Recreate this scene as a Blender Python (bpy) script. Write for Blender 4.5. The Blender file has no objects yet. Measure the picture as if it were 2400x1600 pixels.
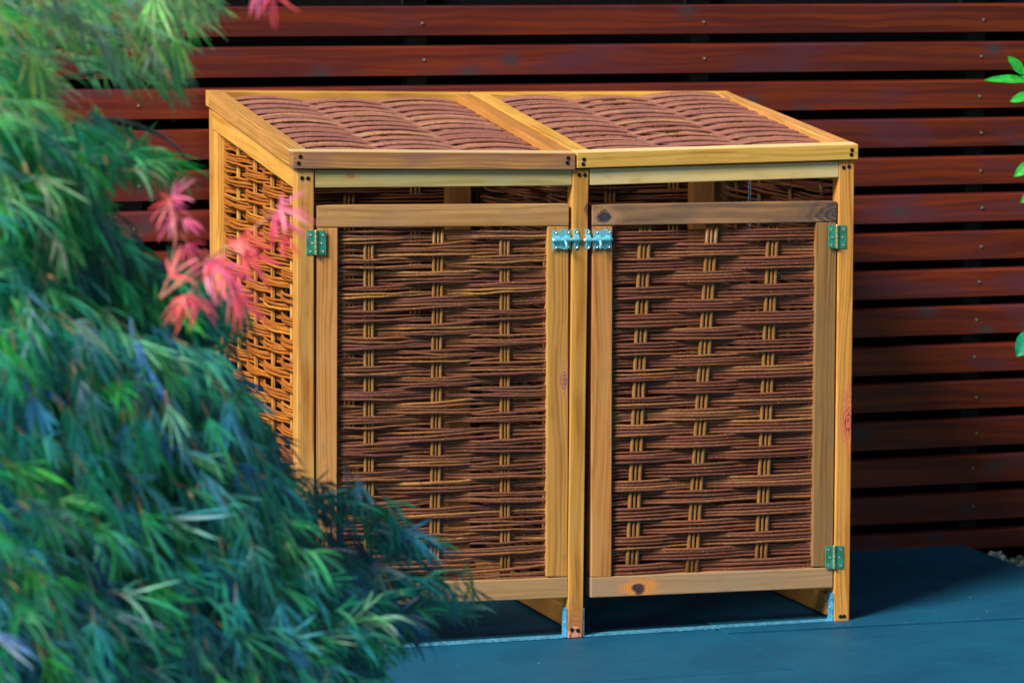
import bpy, bmesh, math, random
from mathutils import Vector, Matrix, Euler, noise
rnd = random.Random(7)
SC = bpy.context.scene
COL = SC.collection
V = Vector

# ------------------------------------------------------------------ camera
FPX, CAMP, CAMR = 8668.0, V((-2.3564, -8.8372, 1.8587)), (1.4547, -0.0043, -0.3186)
cd = bpy.data.cameras.new('camera'); cam = bpy.data.objects.new('camera', cd); COL.objects.link(cam)
cam.location = CAMP; cam.rotation_euler = CAMR
cd.sensor_width = 36; cd.sensor_fit = 'HORIZONTAL'; cd.lens = FPX * 36 / 2400
cd.clip_start = 0.1; cd.clip_end = 500
cd.dof.use_dof = True; cd.dof.focus_distance = 9.15; cd.dof.aperture_fstop = 4.6
SC.camera = cam
# ------------------------------------------------------------------ sky, sun, exposure
TOSUN = V((-1.0, -0.53, 0.95)).normalized()
el = math.asin(TOSUN.z); az = math.atan2(TOSUN.x, TOSUN.y)
w = bpy.data.worlds.new('World'); SC.world = w; w.use_nodes = True
nt = w.node_tree; sky = nt.nodes.new('ShaderNodeTexSky'); sky.sky_type = 'NISHITA'
sky.sun_disc = False; sky.sun_elevation = el; sky.sun_rotation = az
nt.links.new(sky.outputs[0], nt.nodes['Background'].inputs[0]); nt.nodes['Background'].inputs[1].default_value = 0.05
sd = bpy.data.lights.new('sun', 'SUN'); sun = bpy.data.objects.new('sun', sd); COL.objects.link(sun)
sd.energy = 5.0; sd.angle = math.radians(20); sd.color = (1.0, 0.90, 0.76)
sun.rotation_euler = (-TOSUN).to_track_quat('-Z', 'Y').to_euler(); sun.location = (-4, -5, 6)
SC.view_settings.view_transform = 'Standard'; SC.view_settings.look = 'None'
SC.view_settings.exposure = 0.50; SC.view_settings.gamma = 1; SC.view_settings.use_curve_mapping = False

# ------------------------------------------------------------------ geometry helpers
RC = Euler(CAMR).to_matrix()
def ray(u, v): return RC @ V(((u - 1200) / FPX, -(v - 800) / FPX, -1))
def at(u, v, y):                      # point of the picture on the plane Y = y
    d = ray(u, v); return CAMP + d * ((y - CAMP.y) / d.y)
def atz(u, v, z=0):
    d = ray(u, v); return CAMP + d * ((z - CAMP.z) / d.z)
def atd(u, v, dist):                  # at a depth from the camera
    return CAMP + ray(u, v) * dist
def empty(name, loc=(0, 0, 0), parent=None):
    o = bpy.data.objects.new(name, None); COL.objects.link(o); o.location = loc
    o.empty_display_size = .05
    if parent: o.parent = parent
    return o
def link(name, me, mat, parent=None):
    o = bpy.data.objects.new(name, me); COL.objects.link(o)
    if mat: me.materials.append(mat)
    if parent: o.parent = parent
    return o
def tag(o, label=None, cat=None, group=None, kind=None):
    if label: o['label'] = label
    if cat: o['category'] = cat
    if group: o['group'] = group
    if kind: o['kind'] = kind
    return o
def pymesh(name, vs, fs, mat, parent=None, smooth=False):
    me = bpy.data.meshes.new(name); me.from_pydata([tuple(v) for v in vs], [], fs)
    if smooth: me.polygons.foreach_set('use_smooth', [True] * len(me.polygons))
    me.update(); return link(name, me, mat, parent)
def hexa(name, c, mat, parent=None, bev=.0025, seg=2, jit=.0):
    """timber from 8 corners c: start quad (a b c d) and end quad (e f g h); grain runs start -> end.
    a,b = front-low, front-high; c,d = back-high, back-low.  Stores grain coordinates in attribute g."""
    c = [V(p) for p in c]
    if jit: c = [p + V((rnd.uniform(-jit, jit), 0, rnd.uniform(-jit, jit))) for p in c]
    bm = bmesh.new(); vs = [bm.verts.new(p) for p in c]
    for f in ((0, 1, 2, 3), (7, 6, 5, 4), (0, 4, 5, 1), (1, 5, 6, 2), (2, 6, 7, 3), (3, 7, 4, 0)):
        bm.faces.new([vs[i] for i in f])
    bmesh.ops.recalc_face_normals(bm, faces=bm.faces)
    s = sum(c[:4], V()) / 4; e = sum(c[4:], V()) / 4; m = (s + e) / 2
    ex = (e - s).normalized(); ey = ((c[1] - c[0]) + (c[5] - c[4])); ey = (ey - ex * ey.dot(ex)).normalized(); ez = ex.cross(ey)
    if bev: bmesh.ops.bevel(bm, geom=list(bm.edges), offset=bev, segments=seg, profile=.6, affect='EDGES')
    ly = bm.verts.layers.float_vector.new('g')
    for v in bm.verts:
        d = v.co - m; v[ly] = (d.dot(ex), d.dot(ey), d.dot(ez))
    me = bpy.data.meshes.new(name); bm.to_mesh(me); bm.free()
    return link(name, me, mat, parent)
def frontquad(name, pts, t, mat, parent, y=0, vert=False, **k):
    """timber whose front face is given by 4 picture points at plane y: bl, tl, tr, br; thickness t backwards"""
    p = [at(u, v, y) for u, v in pts]
    b = [q + V((0, t, 0)) for q in p]
    if vert:   # grain runs upwards: start = bottom
        c = [p[3], p[0], b[0], b[3], p[2], p[1], b[1], b[2]]
    else:
        c = [p[0], p[1], b[1], b[0], p[3], p[2], b[2], b[3]]
    return hexa(name, c, mat, parent, **k)
def boxc(lo, hi, axis='x'):
    x0, y0, z0 = lo; x1, y1, z1 = hi
    if axis == 'x': return [(x0,y0,z0),(x0,y0,z1),(x0,y1,z1),(x0,y1,z0),(x1,y0,z0),(x1,y0,z1),(x1,y1,z1),(x1,y1,z0)]
    if axis == 'y': return [(x0,y0,z0),(x0,y0,z1),(x1,y0,z1),(x1,y0,z0),(x0,y1,z0),(x0,y1,z1),(x1,y1,z1),(x1,y1,z0)]
    return [(x1,y0,z0),(x0,y0,z0),(x0,y1,z0),(x1,y1,z0),(x1,y0,z1),(x0,y0,z1),(x0,y1,z1),(x1,y1,z1)]
def tube_data(path, rad, sides=6, cap=True, vs=None, fs=None):
    vs = [] if vs is None else vs; fs = [] if fs is None else fs
    n = len(path); base = len(vs)
    up = V((0, 0, 1))
    t0 = (path[-1] - path[0]).normalized()
    if abs(t0.z) > .9: up = V((0, 1, 0))
    for i, p in enumerate(path):
        t = (path[min(i + 1, n - 1)] - path[max(i - 1, 0)]).normalized()
        a = t.cross(up).normalized(); b = a.cross(t)
        r = rad(i / (n - 1)) if callable(rad) else rad
        for k in range(sides):
            q = 2 * math.pi * k / sides
            vs.append(p + a * (r * math.cos(q)) + b * (r * math.sin(q)))
    for i in range(n - 1):
        for k in range(sides):
            k2 = (k + 1) % sides; o = base + i * sides
            fs.append((o + k, o + k2, o + sides + k2, o + sides + k))
    if cap:
        fs.append(tuple(base + k for k in reversed(range(sides))))
        fs.append(tuple(base + (n - 1) * sides + k for k in range(sides)))
    return vs, fs
def tube(name, path, rad, mat, parent=None, sides=6):
    vs, fs = tube_data(path, rad, sides); return pymesh(name, vs, fs, mat, parent, True)
def disc_mesh(r, h, n=12):            # screw head: shallow dished disc around -Y
    vs = [(r*math.cos(2*math.pi*k/n), 0, r*math.sin(2*math.pi*k/n)) for k in range(n)]
    vs += [(r*.9*math.cos(2*math.pi*k/n), -h, r*.9*math.sin(2*math.pi*k/n)) for k in range(n)]
    vs += [(r*.35*math.cos(2*math.pi*k/n), -h*.2, r*.35*math.sin(2*math.pi*k/n)) for k in range(n)]
    fs = [(k, n + k, n + (k+1) % n, (k+1) % n) for k in range(n)] + [(n + k, 2*n + k, 2*n + (k+1) % n, n + (k+1) % n) for k in range(n)]
    fs.append(tuple(range(2*n, 3*n)))
    me = bpy.data.meshes.new('screw'); me.from_pydata(vs, [], fs); return me

# ------------------------------------------------------------------ material helper
class NT:
    def __init__(s, name):
        s.m = bpy.data.materials.new(name); s.m.use_nodes = True; s.t = s.m.node_tree
        s.b = s.t.nodes['Principled BSDF']; s.out = s.t.nodes['Material Output']
    def n(s, typ, **k):
        nd = s.t.nodes.new('ShaderNode' + typ)
        for a, v in k.items():
            setattr(nd, a, v)
        return nd
    def put(s, sock, v):
        if isinstance(v, (int, float)): sock.default_value = v
        elif isinstance(v, tuple):
            sock.default_value = v + (1,) if (len(v) == 3 and sock.type == 'RGBA') else v
        else: s.t.links.new(v, sock)
    def math(s, op, a, b=0, c=0, clamp=False):
        nd = s.n('Math', operation=op, use_clamp=clamp)
        for i, x in enumerate((a, b, c)): s.put(nd.inputs[i], x)
        return nd.outputs[0]
    def vmul(s, v, k):
        nd = s.n('VectorMath', operation='MULTIPLY'); s.put(nd.inputs[0], v); s.put(nd.inputs[1], k); return nd.outputs[0]
    def vadd(s, v, k):
        nd = s.n('VectorMath', operation='ADD'); s.put(nd.inputs[0], v); s.put(nd.inputs[1], k); return nd.outputs[0]
    def noise(s, v, scale=1, detail=3, rough=.5, w=None, dist=0):
        nd = s.n('TexNoise', noise_dimensions='4D' if w is not None else '3D')
        s.put(nd.inputs['Vector'], v); nd.inputs['Scale'].default_value = scale; nd.inputs['Detail'].default_value = detail
        nd.inputs['Roughness'].default_value = rough; nd.inputs['Distortion'].default_value = dist
        if w is not None: s.put(nd.inputs['W'], w)
        return nd.outputs[0]
    def mix(s, f, a, b, mode='MIX'):
        nd = s.n('Mix', data_type='RGBA', blend_type=mode)
        s.put(nd.inputs[0], f); s.put(nd.inputs[6], a); s.put(nd.inputs[7], b); return nd.outputs[2]
    def rng(s, x, a, b, c=0., d=1., smooth=True):
        nd = s.n('MapRange', interpolation_type='SMOOTHSTEP' if smooth else 'LINEAR')
        for i, q in enumerate((x, a, b, c, d)): s.put(nd.inputs[i], q)
        return nd.outputs[0]
    def attr(s, name, kind='GEOMETRY', out='Vector'):
        return s.n('Attribute', attribute_name=name, attribute_type=kind).outputs[out]
    def xyz(s, v):
        nd = s.n('SeparateXYZ'); s.put(nd.inputs[0], v); return nd.outputs
    def comb(s, x, y, z):
        nd = s.n('CombineXYZ')
        for i, q in enumerate((x, y, z)): s.put(nd.inputs[i], q)
        return nd.outputs[0]
    def bump(s, h, strength=.3, dist=.002):
        nd = s.n('Bump'); nd.inputs['Strength'].default_value = strength; nd.inputs['Distance'].default_value = dist
        s.put(nd.inputs['Height'], h); s.put(s.b.inputs['Normal'], nd.outputs[0])
    def fin(s, col, rough=.5, spec=.5, metal=0.):
        s.put(s.b.inputs['Base Color'], col); s.put(s.b.inputs['Roughness'], rough)
        s.put(s.b.inputs['Specular IOR Level'], spec); s.put(s.b.inputs['Metallic'], metal); return s.m
    @property
    def rand(s): return s.n('ObjectInfo').outputs['Random']

def wood(name, base, dark, blotch=None, bamt=.5, knots=(), vary=.18, ring=.0055, rough=.46, contrast=1.15, spec=.5, toplight=None, swirl=None):
    s = NT(name); g = s.attr('g'); L, W, D = s.xyz(g); r = s.rand; w = s.math('MULTIPLY', r, 37.)
    masks = []
    for (u, v, ru, rv, core, halo) in knots:
        dx = s.math('DIVIDE', s.math('SUBTRACT', L, u), ru); dy = s.math('DIVIDE', s.math('SUBTRACT', W, v), rv)
        d2 = s.math('ADD', s.math('MULTIPLY', dx, dx), s.math('MULTIPLY', dy, dy))
        wob = s.math('SUBTRACT', s.noise(s.vmul(g, (38, 60, 60)), 1, 3), .5)
        d = s.math('ADD', s.math('SQRT', d2), s.math('MULTIPLY', wob, 1.3))
        hx = s.math('MULTIPLY', dx, .55); hd = s.math('ADD', s.math('SQRT', s.math('ADD', s.math('MULTIPLY', hx, hx), s.math('MULTIPLY', dy, dy))), s.math('MULTIPLY', wob, 1.8))
        e = s.math('EXPONENT', s.math('MULTIPLY', d2, -.35))
        W = s.math('ADD', W, s.math('MULTIPLY', s.math('MULTIPLY', s.math('SIGN', s.math('SUBTRACT', W, v)), e), -rv * .9))
        masks.append((s.rng(d, 1.15, .7), s.rng(hd, 1.9, .8), core, halo, s.rng(s.math('SINE', s.math('MULTIPLY', d, 15.)), -.2, .9)))
    # growth rings around a pith that wanders along the board
    bend = s.noise(s.comb(s.math('MULTIPLY', L, 1.6), s.math('MULTIPLY', W, 5), s.math('MULTIPLY', D, 5)), 1, 2, .5, w)
    bend = s.math('MULTIPLY', s.math('SUBTRACT', bend, .5), .075)
    off = s.math('MULTIPLY', s.math('SUBTRACT', r, .5), .07)
    wy = s.math('ADD', s.math('ADD', W, bend), off)
    wz = s.math('ADD', D, .028)
    rad = s.math('SQRT', s.math('ADD', s.math('MULTIPLY', wy, wy), s.math('MULTIPLY', wz, wz)))
    sn = s.math('SINE', s.math('MULTIPLY', rad, 2 * math.pi / ring))
    rings = s.rng(sn, -.4, 1., 0, 1)
    fib = s.noise(s.comb(s.math('MULTIPLY', L, 5), s.math('MULTIPLY', wy, 330), s.math('MULTIPLY', D, 330)), 1, 4, .6, w)
    streak = s.noise(s.comb(s.math('MULTIPLY', L, 2.2), s.math('MULTIPLY', wy, 60), s.math('MULTIPLY', D, 60)), 1, 4, .55, w)
    f = s.math('ADD', s.math('ADD', s.math('MULTIPLY', rings, .40 * contrast), s.math('MULTIPLY', s.rng(streak, .38, .68), .45 * contrast)),
               s.math('MULTIPLY', s.rng(fib, .4, .75), .28 * contrast), clamp=True)
    col = s.mix(f, base, dark)
    big = s.noise(s.vmul(g, (5, 16, 16)), 1, 3, .5, w)
    if blotch: col = s.mix(s.math('MULTIPLY', s.rng(big, .42, .62), bamt), col, blotch)
    grime = s.noise(s.vmul(g, (14, 40, 40)), 1, 5, .65, w)
    col = s.mix(s.math('MULTIPLY', s.rng(grime, .5, .8), .35), col, (.10, .075, .045))
    for core_m, halo_m, core, halo, rg in masks:
        col = s.mix(s.math('MULTIPLY', halo_m, .9), col, s.mix(s.math('MULTIPLY', rg, .35), halo, tuple(c * .45 for c in halo)))
        crack = s.noise(s.vmul(g, (160, 160, 160)), 1, 4, .7)
        col = s.mix(core_m, col, s.mix(s.math('MULTIPLY', rg, s.rng(crack, .3, .6)), tuple(c * 1.5 for c in core), tuple(c * .2 for c in core)))
    if swirl:
        u, v, ru, rv = swirl
        dx = s.math('DIVIDE', s.math('SUBTRACT', L, u), ru); dy = s.math('DIVIDE', s.math('SUBTRACT', s.xyz(g)[1], v), rv)
        d = s.math('ADD', s.math('SQRT', s.math('ADD', s.math('MULTIPLY', dx, dx), s.math('MULTIPLY', dy, dy))), s.math('MULTIPLY', s.math('SUBTRACT', s.noise(s.vmul(g, (16, 40, 40)), 1, 3), .5), .5))
        m = s.math('MULTIPLY', s.rng(d, 1., .25), s.rng(s.math('SINE', s.math('MULTIPLY', d, 34.)), -.7, .5, .35, 1.))
        col = s.mix(m, col, (.055, .05, .055))
    if toplight: col = s.mix(s.math('MULTIPLY', s.rng(s.xyz(g)[1], toplight - .0012, toplight + .0006), .85), col, s.mix(s.math('MULTIPLY', f, .5), (.80, .60, .33), (.55, .36, .15)))  # bright light on the rail's top face painted in as a pale strip
    hs = s.n('HueSaturation'); s.put(hs.inputs['Color'], col)
    s.put(hs.inputs['Value'], s.rng(r, 0, 1, 1 - vary, 1 + vary, False)); s.put(hs.inputs['Hue'], s.rng(s.math('FRACT', s.math('MULTIPLY', r, 7.3)), 0, 1, .49, .51, False))
    s.bump(s.math('ADD', f, s.math('MULTIPLY', fib, .5)), .25, .0012)
    return s.fin(hs.outputs[0], s.rng(fib, .3, .7, rough - .08, rough + .12), spec)

GOLD = (.66, .365, .070); GOLDD = (.34, .140, .016)
M = {}
M['gold'] = wood('golden_timber', GOLD, GOLDD, (.74, .40, .10), .5)
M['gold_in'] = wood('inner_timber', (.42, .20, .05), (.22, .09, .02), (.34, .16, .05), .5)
M['gold_warm'] = wood('warm_timber', (.64, .33, .075), (.40, .16, .03), (.66, .30, .07), .5)
M['lid_front_brown'] = wood('brown_stained_timber', (.52, .25, .09), (.25, .10, .035), (.30, .14, .10), .85, ring=.007, toplight=.0190)
M['lid_front_gold'] = wood('yellow_timber', (.60, .345, .080), (.34, .165, .024), (.56, .33, .08), .5, ring=.009, toplight=.0178)
M['lid_side'] = wood('cathedral_timber', (.60, .33, .09), (.34, .14, .03), (.60, .27, .09), .6, ring=.010, contrast=1.3)
M['pale'] = wood('pale_green_timber', (.58, .44, .17), (.36, .29, .11), (.44, .42, .24), .7, ring=.011, contrast=1.1,
                 knots=[(-.245, .008, .010, .007, (.34, .18, .08), (.56, .34, .10))])
M['pale_plain'] = wood('pale_plain_timber', (.58, .46, .19), (.42, .33, .12), (.52, .47, .26), .6, ring=.011, contrast=.7)
M['rail_left'] = wood('door_rail_timber', (.52, .31, .11), (.30, .155, .05), (.34, .20, .11), .7, ring=.008)
M['rail_grey'] = wood('weathered_rail', (.42, .245, .10), (.20, .11, .05), (.11, .085, .07), .6, ring=.012, contrast=1.2,
                      knots=[(-.305, -.004, .019, .017, (.035, .035, .05), (.42, .25, .12))], swirl=(.34, -.006, .13, .06))
M['stile_grey'] = wood('weathered_stile', (.40, .235, .070), (.20, .105, .030), (.28, .17, .06), .8)
M['stile_orange'] = wood('orange_stile', (.58, .285, .075), (.34, .14, .03), (.52, .28, .09), .6)
M['stile_gold'] = wood('gold_stile', (.62, .345, .075), (.36, .165, .025), (.58, .30, .08), .5,
                       knots=[(.055, -.019, .022, .012, (.34, .16, .08), (.60, .30, .10))])
M['bottom_grey'] = wood('greyish_bottom_rail', (.42, .275, .135), (.26, .16, .075), (.34, .25, .15), .7, contrast=.8,
                        knots=[(-.205, -.006, .020, .018, (.05, .03, .035), (.72, .30, .045))])
M['bottom_plain'] = wood('plain_bottom_rail', (.46, .28, .12), (.28, .16, .065), (.40, .24, .13), .7, contrast=.8)
M['post_red'] = wood('post_with_red_patch', GOLD, GOLDD, (.56, .30, .06), .5,
                     knots=[(-.075, -.012, .035, .016, (.40, .12, .05), (.58, .22, .07))])
M['post_mid'] = wood('middle_post_timber', GOLD, GOLDD, (.60, .34, .08), .4,
                     knots=[(-.60, .005, .032, .020, (.45, .22, .14), (.42, .17, .05)), (.50, -.022, .018, .010, (.12, .06, .03), (.45, .20, .06))])
M['post_left'] = wood('left_post_timber', GOLD, GOLDD, (.58, .37, .10), .6)

def fence_wood():
    s = NT('red_brown_stained_slat'); g = s.attr('g'); L, W, D = s.xyz(g); r = s.rand; w = s.math('MULTIPLY', r, 53.)
    bend = s.math('MULTIPLY', s.math('SUBTRACT', s.noise(s.comb(s.math('MULTIPLY', L, 2.), s.math('MULTIPLY', W, 7), D), 1, 2, .5, w), .5), .07)
    wy = s.math('ADD', W, bend)
    st = s.noise(s.comb(s.math('MULTIPLY', L, 1.4), s.math('MULTIPLY', wy, 55), s.math('MULTIPLY', D, 55)), 1, 4, .55, w)
    fib = s.noise(s.comb(s.math('MULTIPLY', L, 6), s.math('MULTIPLY', wy, 300), s.math('MULTIPLY', D, 300)), 1, 3, .6, w)
    col = s.mix(s.rng(st, .40, .66), (.082, .012, .010), (.185, .027, .006))
    col = s.mix(s.math('MULTIPLY', s.rng(fib, .45, .7), .5), col, (.060, .012, .009))
    bl = s.noise(s.vmul(g, (3.2, 11, 11)), 1, 3, .5, w)
    col = s.mix(s.math('MULTIPLY', s.rng(bl, .50, .68), .8), col, (.085, .022, .036))
    # knots
    vo = s.n('TexVoronoi', voronoi_dimensions='2D', feature='F1'); vo.inputs['Scale'].default_value = 1
    s.put(vo.inputs['Vector'], s.comb(s.math('ADD', s.math('MULTIPLY', L, 5.), s.math('MULTIPLY', w, 3.)), s.math('ADD', s.math('MULTIPLY', W, 7.), s.math('MULTIPLY', w, 5.)), 0.))
    gate = s.rng(s.xyz(vo.outputs['Color'])[0], .35, .55)
    d = s.math('ADD', vo.outputs['Distance'], s.math('MULTIPLY', s.math('SUBTRACT', s.noise(s.vmul(g, (60, 90, 90)), 1, 3), .5), .16))
    col = s.mix(s.math('MULTIPLY', s.math('MULTIPLY', s.rng(d, .30, .08), gate), .6), col, (.080, .026, .036))
    col = s.mix(s.math('MULTIPLY', s.math('MULTIPLY', s.rng(d, .13, .05), gate), .85), col, (.050, .036, .042))
    hs = s.n('HueSaturation'); s.put(hs.inputs['Color'], col); s.put(hs.inputs['Value'], s.rng(r, 0, 1, .85, 1.12, False))
    s.bump(s.math('ADD', fib, st), .25, .0012)
    return s.fin(hs.outputs[0], s.rng(fib, .3, .7, .34, .5), .4)
M['slat'] = fence_wood()

def plain(name, c, rough=.5, metal=0., spec=.5, var=0., nscale=60):
    s = NT(name)
    if var:
        co = s.n('TexCoord').outputs['Object']
        col = s.mix(s.rng(s.noise(co, nscale, 4, .6), .35, .65), tuple(x * (1 - var) for x in c), tuple(min(1, x * (1 + var)) for x in c))
    else: col = c
    return s.fin(col, rough, spec, metal)
M['black'] = plain('black_gap_sheet', (.004, .004, .006), .9, spec=.1, var=.3)
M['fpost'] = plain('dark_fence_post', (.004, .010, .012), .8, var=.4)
M['screw'] = plain('black_screw', (.012, .016, .022), .45, .6, var=.3)
M['zinc'] = plain('zinc_screw', (.62, .66, .66), .35, .9, var=.2)
M['dullscrew'] = plain('dull_screw', (.20, .22, .20), .5, .5, var=.3)
M['hinge'] = plain('green_passivated_hinge', (.05, .38, .26), .36, .5, var=.25, nscale=40)
M['hingepin'] = plain('brass_hinge_pin', (.62, .56, .30), .3, .8, var=.25, nscale=200)
M['bolt'] = plain('bright_blue_zinc', (.22, .74, .96), .25, .45, var=.12, nscale=70)
M['strap'] = plain('galvanised_strap', (.10, .44, .70), .42, .45, var=.35, nscale=90)
M['chain'] = plain('chain_steel', (.5, .75, .9), .3, .5)

def rodmat(name, cols, gloss=.45, spec=.5, purple=(.16, .07, .085), pamt=.5):
    s = NT(name); r = s.rand; co = s.n('NewGeometry').outputs['Position']
    rr = s.attr('tone', out='Fac')
    col = s.mix(rr, cols[0], cols[1])
    col = s.mix(s.rng(s.math('FRACT', s.math('MULTIPLY', rr, 9.7)), .80, .95), col, cols[2])
    n1 = s.noise(s.vmul(co, (9, 9, 40)), 1, 3, .6)
    col = s.mix(s.math('MULTIPLY', s.rng(n1, .45, .7), pamt), col, purple)
    n2 = s.noise(co, 170, 3, .6)
    col = s.mix(s.math('MULTIPLY', s.rng(n2, .35, .68), .45), col, tuple(c * .45 for c in cols[0]))
    vo = s.n('TexVoronoi', feature='F1'); s.put(vo.inputs['Vector'], co); vo.inputs['Scale'].default_value = 75
    col = s.mix(s.math('MULTIPLY', s.rng(vo.outputs['Distance'], .16, .09), .55), col, (.45, .25, .12))
    s.bump(n2, .35, .0015)
    return s.fin(col, gloss, spec)
M['rod_door'] = rodmat('willow_bark_brown', ((.150, .050, .028), (.245, .092, .042), (.32, .145, .055)), .38, .5, (.175, .056, .058), .45)
M['rod_left'] = rodmat('willow_bark_mixed', ((.135, .048, .030), (.255, .105, .040), (.42, .21, .055)), .38, .5, (.175, .058, .075), .5)
M['rod_lid'] = rodmat('willow_bark_mauve', ((.27, .105, .080), (.42, .185, .130), (.50, .265, .14)), .34, .7, (.25, .098, .125), .45)
M['rod_side'] = rodmat('willow_bark_orange', ((.32, .095, .012), (.46, .160, .018), (.56, .25, .03)), purple=(.24, .09, .03), pamt=.4)
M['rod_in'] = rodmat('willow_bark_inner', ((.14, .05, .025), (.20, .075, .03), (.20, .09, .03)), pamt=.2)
M['stake'] = rodmat('willow_stake_gold', ((.21, .095, .022), (.29, .14, .030), (.17, .072, .022)), purple=(.25, .12, .05), pamt=.3)
M['lath'] = rodmat('split_lath', ((.44, .27, .08), (.52, .33, .11), (.38, .22, .06)), purple=(.34, .17, .07), pamt=.3)

def slabmat():
    s = NT('blue_slate_slab'); co = s.n('NewGeometry').outputs['Position']; r = s.rand
    n = s.noise(co, 3.2, 5, .6); n2 = s.noise(co, 420, 3, .7); n3 = s.noise(s.vmul(co, (14, 26, 20)), 1, 4, .6)
    n = s.math('ADD', s.math('MULTIPLY', n, .7), s.math('MULTIPLY', s.noise(s.vmul(co, (9, 30, 9)), 1, 5, .65), .3))
    col = s.mix(s.rng(n, .38, .62), (.001, .062, .140), (.003, .086, .172))
    col = s.mix(s.math('MULTIPLY', s.rng(n2, .42, .72), .5), col, (.02, .115, .20))
    col = s.mix(s.math('MULTIPLY', s.rng(n3, .6, .8), .3), col, (.06, .15, .26))
    vo = s.n('TexVoronoi', feature='F1'); s.put(vo.inputs['Vector'], co); vo.inputs['Scale'].default_value = 28
    col = s.mix(s.math('MULTIPLY', s.rng(vo.outputs['Distance'], .07, .03), .6), col, (.30, .38, .40))
    s.bump(n2, .3, .001)
    return s.fin(col, .6, .22)
M['slab'] = slabmat()
def groundmat():
    s = NT('soil_and_moss'); co = s.n('NewGeometry').outputs['Position']
    n = s.noise(co, 9, 5, .6); n2 = s.noise(co, 60, 4, .7)
    col = s.mix(s.rng(n, .4, .6), (.03, .05, .04), (.02, .10, .055)); col = s.mix(s.math('MULTIPLY', n2, .5), col, (.02, .02, .02))
    s.bump(n2, .6, .02); return s.fin(col, .9, .2)
M['ground'] = groundmat()
def pebblemat():
    s = NT('pebbles'); rr = s.attr('tone', out='Fac')
    col = s.mix(rr, (.16, .22, .23), (.60, .64, .62)); col = s.mix(s.rng(s.math('FRACT', s.math('MULTIPLY', rr, 13.1)), .7, .9), col, (.34, .24, .16))
    return s.fin(col, .7, .3)
M['pebble'] = pebblemat()
def leafmat(name, attr=True, c=(.1, .3, .1), transl=.3, rough=.42, spec=.5):
    s = NT(name)
    base = s.n('Attribute', attribute_name='col').outputs['Color'] if attr else c
    co = s.n('NewGeometry').outputs['Position']
    n = s.noise(co, 55, 3, .6)
    hs = s.n('HueSaturation'); s.put(hs.inputs['Color'], base); s.put(hs.inputs['Value'], s.rng(n, .3, .7, .7, 1.25, False))
    col = hs.outputs[0]
    s.fin(col, rough, spec)
    tr = s.n('BsdfTranslucent'); s.put(tr.inputs[0], col)
    mx = s.n('MixShader'); mx.inputs[0].default_value = transl
    s.t.links.new(s.b.outputs[0], mx.inputs[1]); s.t.links.new(tr.outputs[0], mx.inputs[2]); s.t.links.new(mx.outputs[0], s.out.inputs[0])
    return s.m
M['leaf'] = leafmat('maple_leaf')
M['pink'] = leafmat('young_pink_leaf', transl=.35)
M['shrubleaf'] = leafmat('shrub_leaf', transl=.3, rough=.38)
M['twig'] = plain('maple_twig', (.20, .26, .22), .6, var=.4, nscale=30)
M['bark'] = plain('maple_bark', (.075, .07, .06), .8, var=.5, nscale=25)
M['twigpink'] = plain('red_twig', (.42, .17, .12), .55, var=.3, nscale=40)
M['stem'] = plain('shrub_stem', (.10, .16, .05), .6, var=.3, nscale=40)

# ================================================================== SETTING
me = bpy.data.meshes.new('ground'); bm = bmesh.new()
bmesh.ops.create_grid(bm, x_segments=1, y_segments=1, size=60); bm.to_mesh(me); bm.free()
g = link('ground', me, M['ground']); g.location.z = -.05; tag(g, kind='structure')

pave = empty('pavement'); tag(pave, kind='structure')
JX = 1.131; EX = 2.292; GAP = .0075
def slab(x0, x1, y0, y1, dz, sk=0.):
    z1 = dz; z0 = -.045
    c = [(x0, y0, z0), (x0, y0, z1), (x0, y1, z1), (x0, y1, z0), (x1, y0 + sk, z0), (x1, y0 + sk, z1), (x1, y1 + sk, z1), (x1, y1 + sk, z0)]
    return hexa('paving_slab', c, M['slab'], pave, bev=.0012, seg=1)
hj = atz(1714, 1484, 0).y; hs = (atz(2400, 1457, 0).y - hj) / (atz(2400, 1457, 0).x - JX) * (EX - JX)
print('hj', hj, hs)
SK = max(-.05, min(.05, hs))
YB = .972
slab(JX + GAP/2, EX, hj + GAP/2, YB + .06, .004, SK)
for k in range(4): slab(JX + GAP/2, EX, hj - 1 - k + GAP/2, hj - k - GAP/2, rnd.uniform(-.002, .001), SK)
for c_ in range(4):
    x1 = JX - c_ * 1.16 - GAP/2; x0 = x1 - 1.16 + GAP
    o_ = -.52 if c_ % 2 == 0 else -.03
    for k in range(-1, 4):
        y1 = o_ - k * 1. - GAP/2 ; y0 = y1 - 1 + GAP
        if k == -1: y1 = max(y1, .955)
        slab(x0, x1, y0, y1, rnd.uniform(-.0015, .001))
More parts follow.
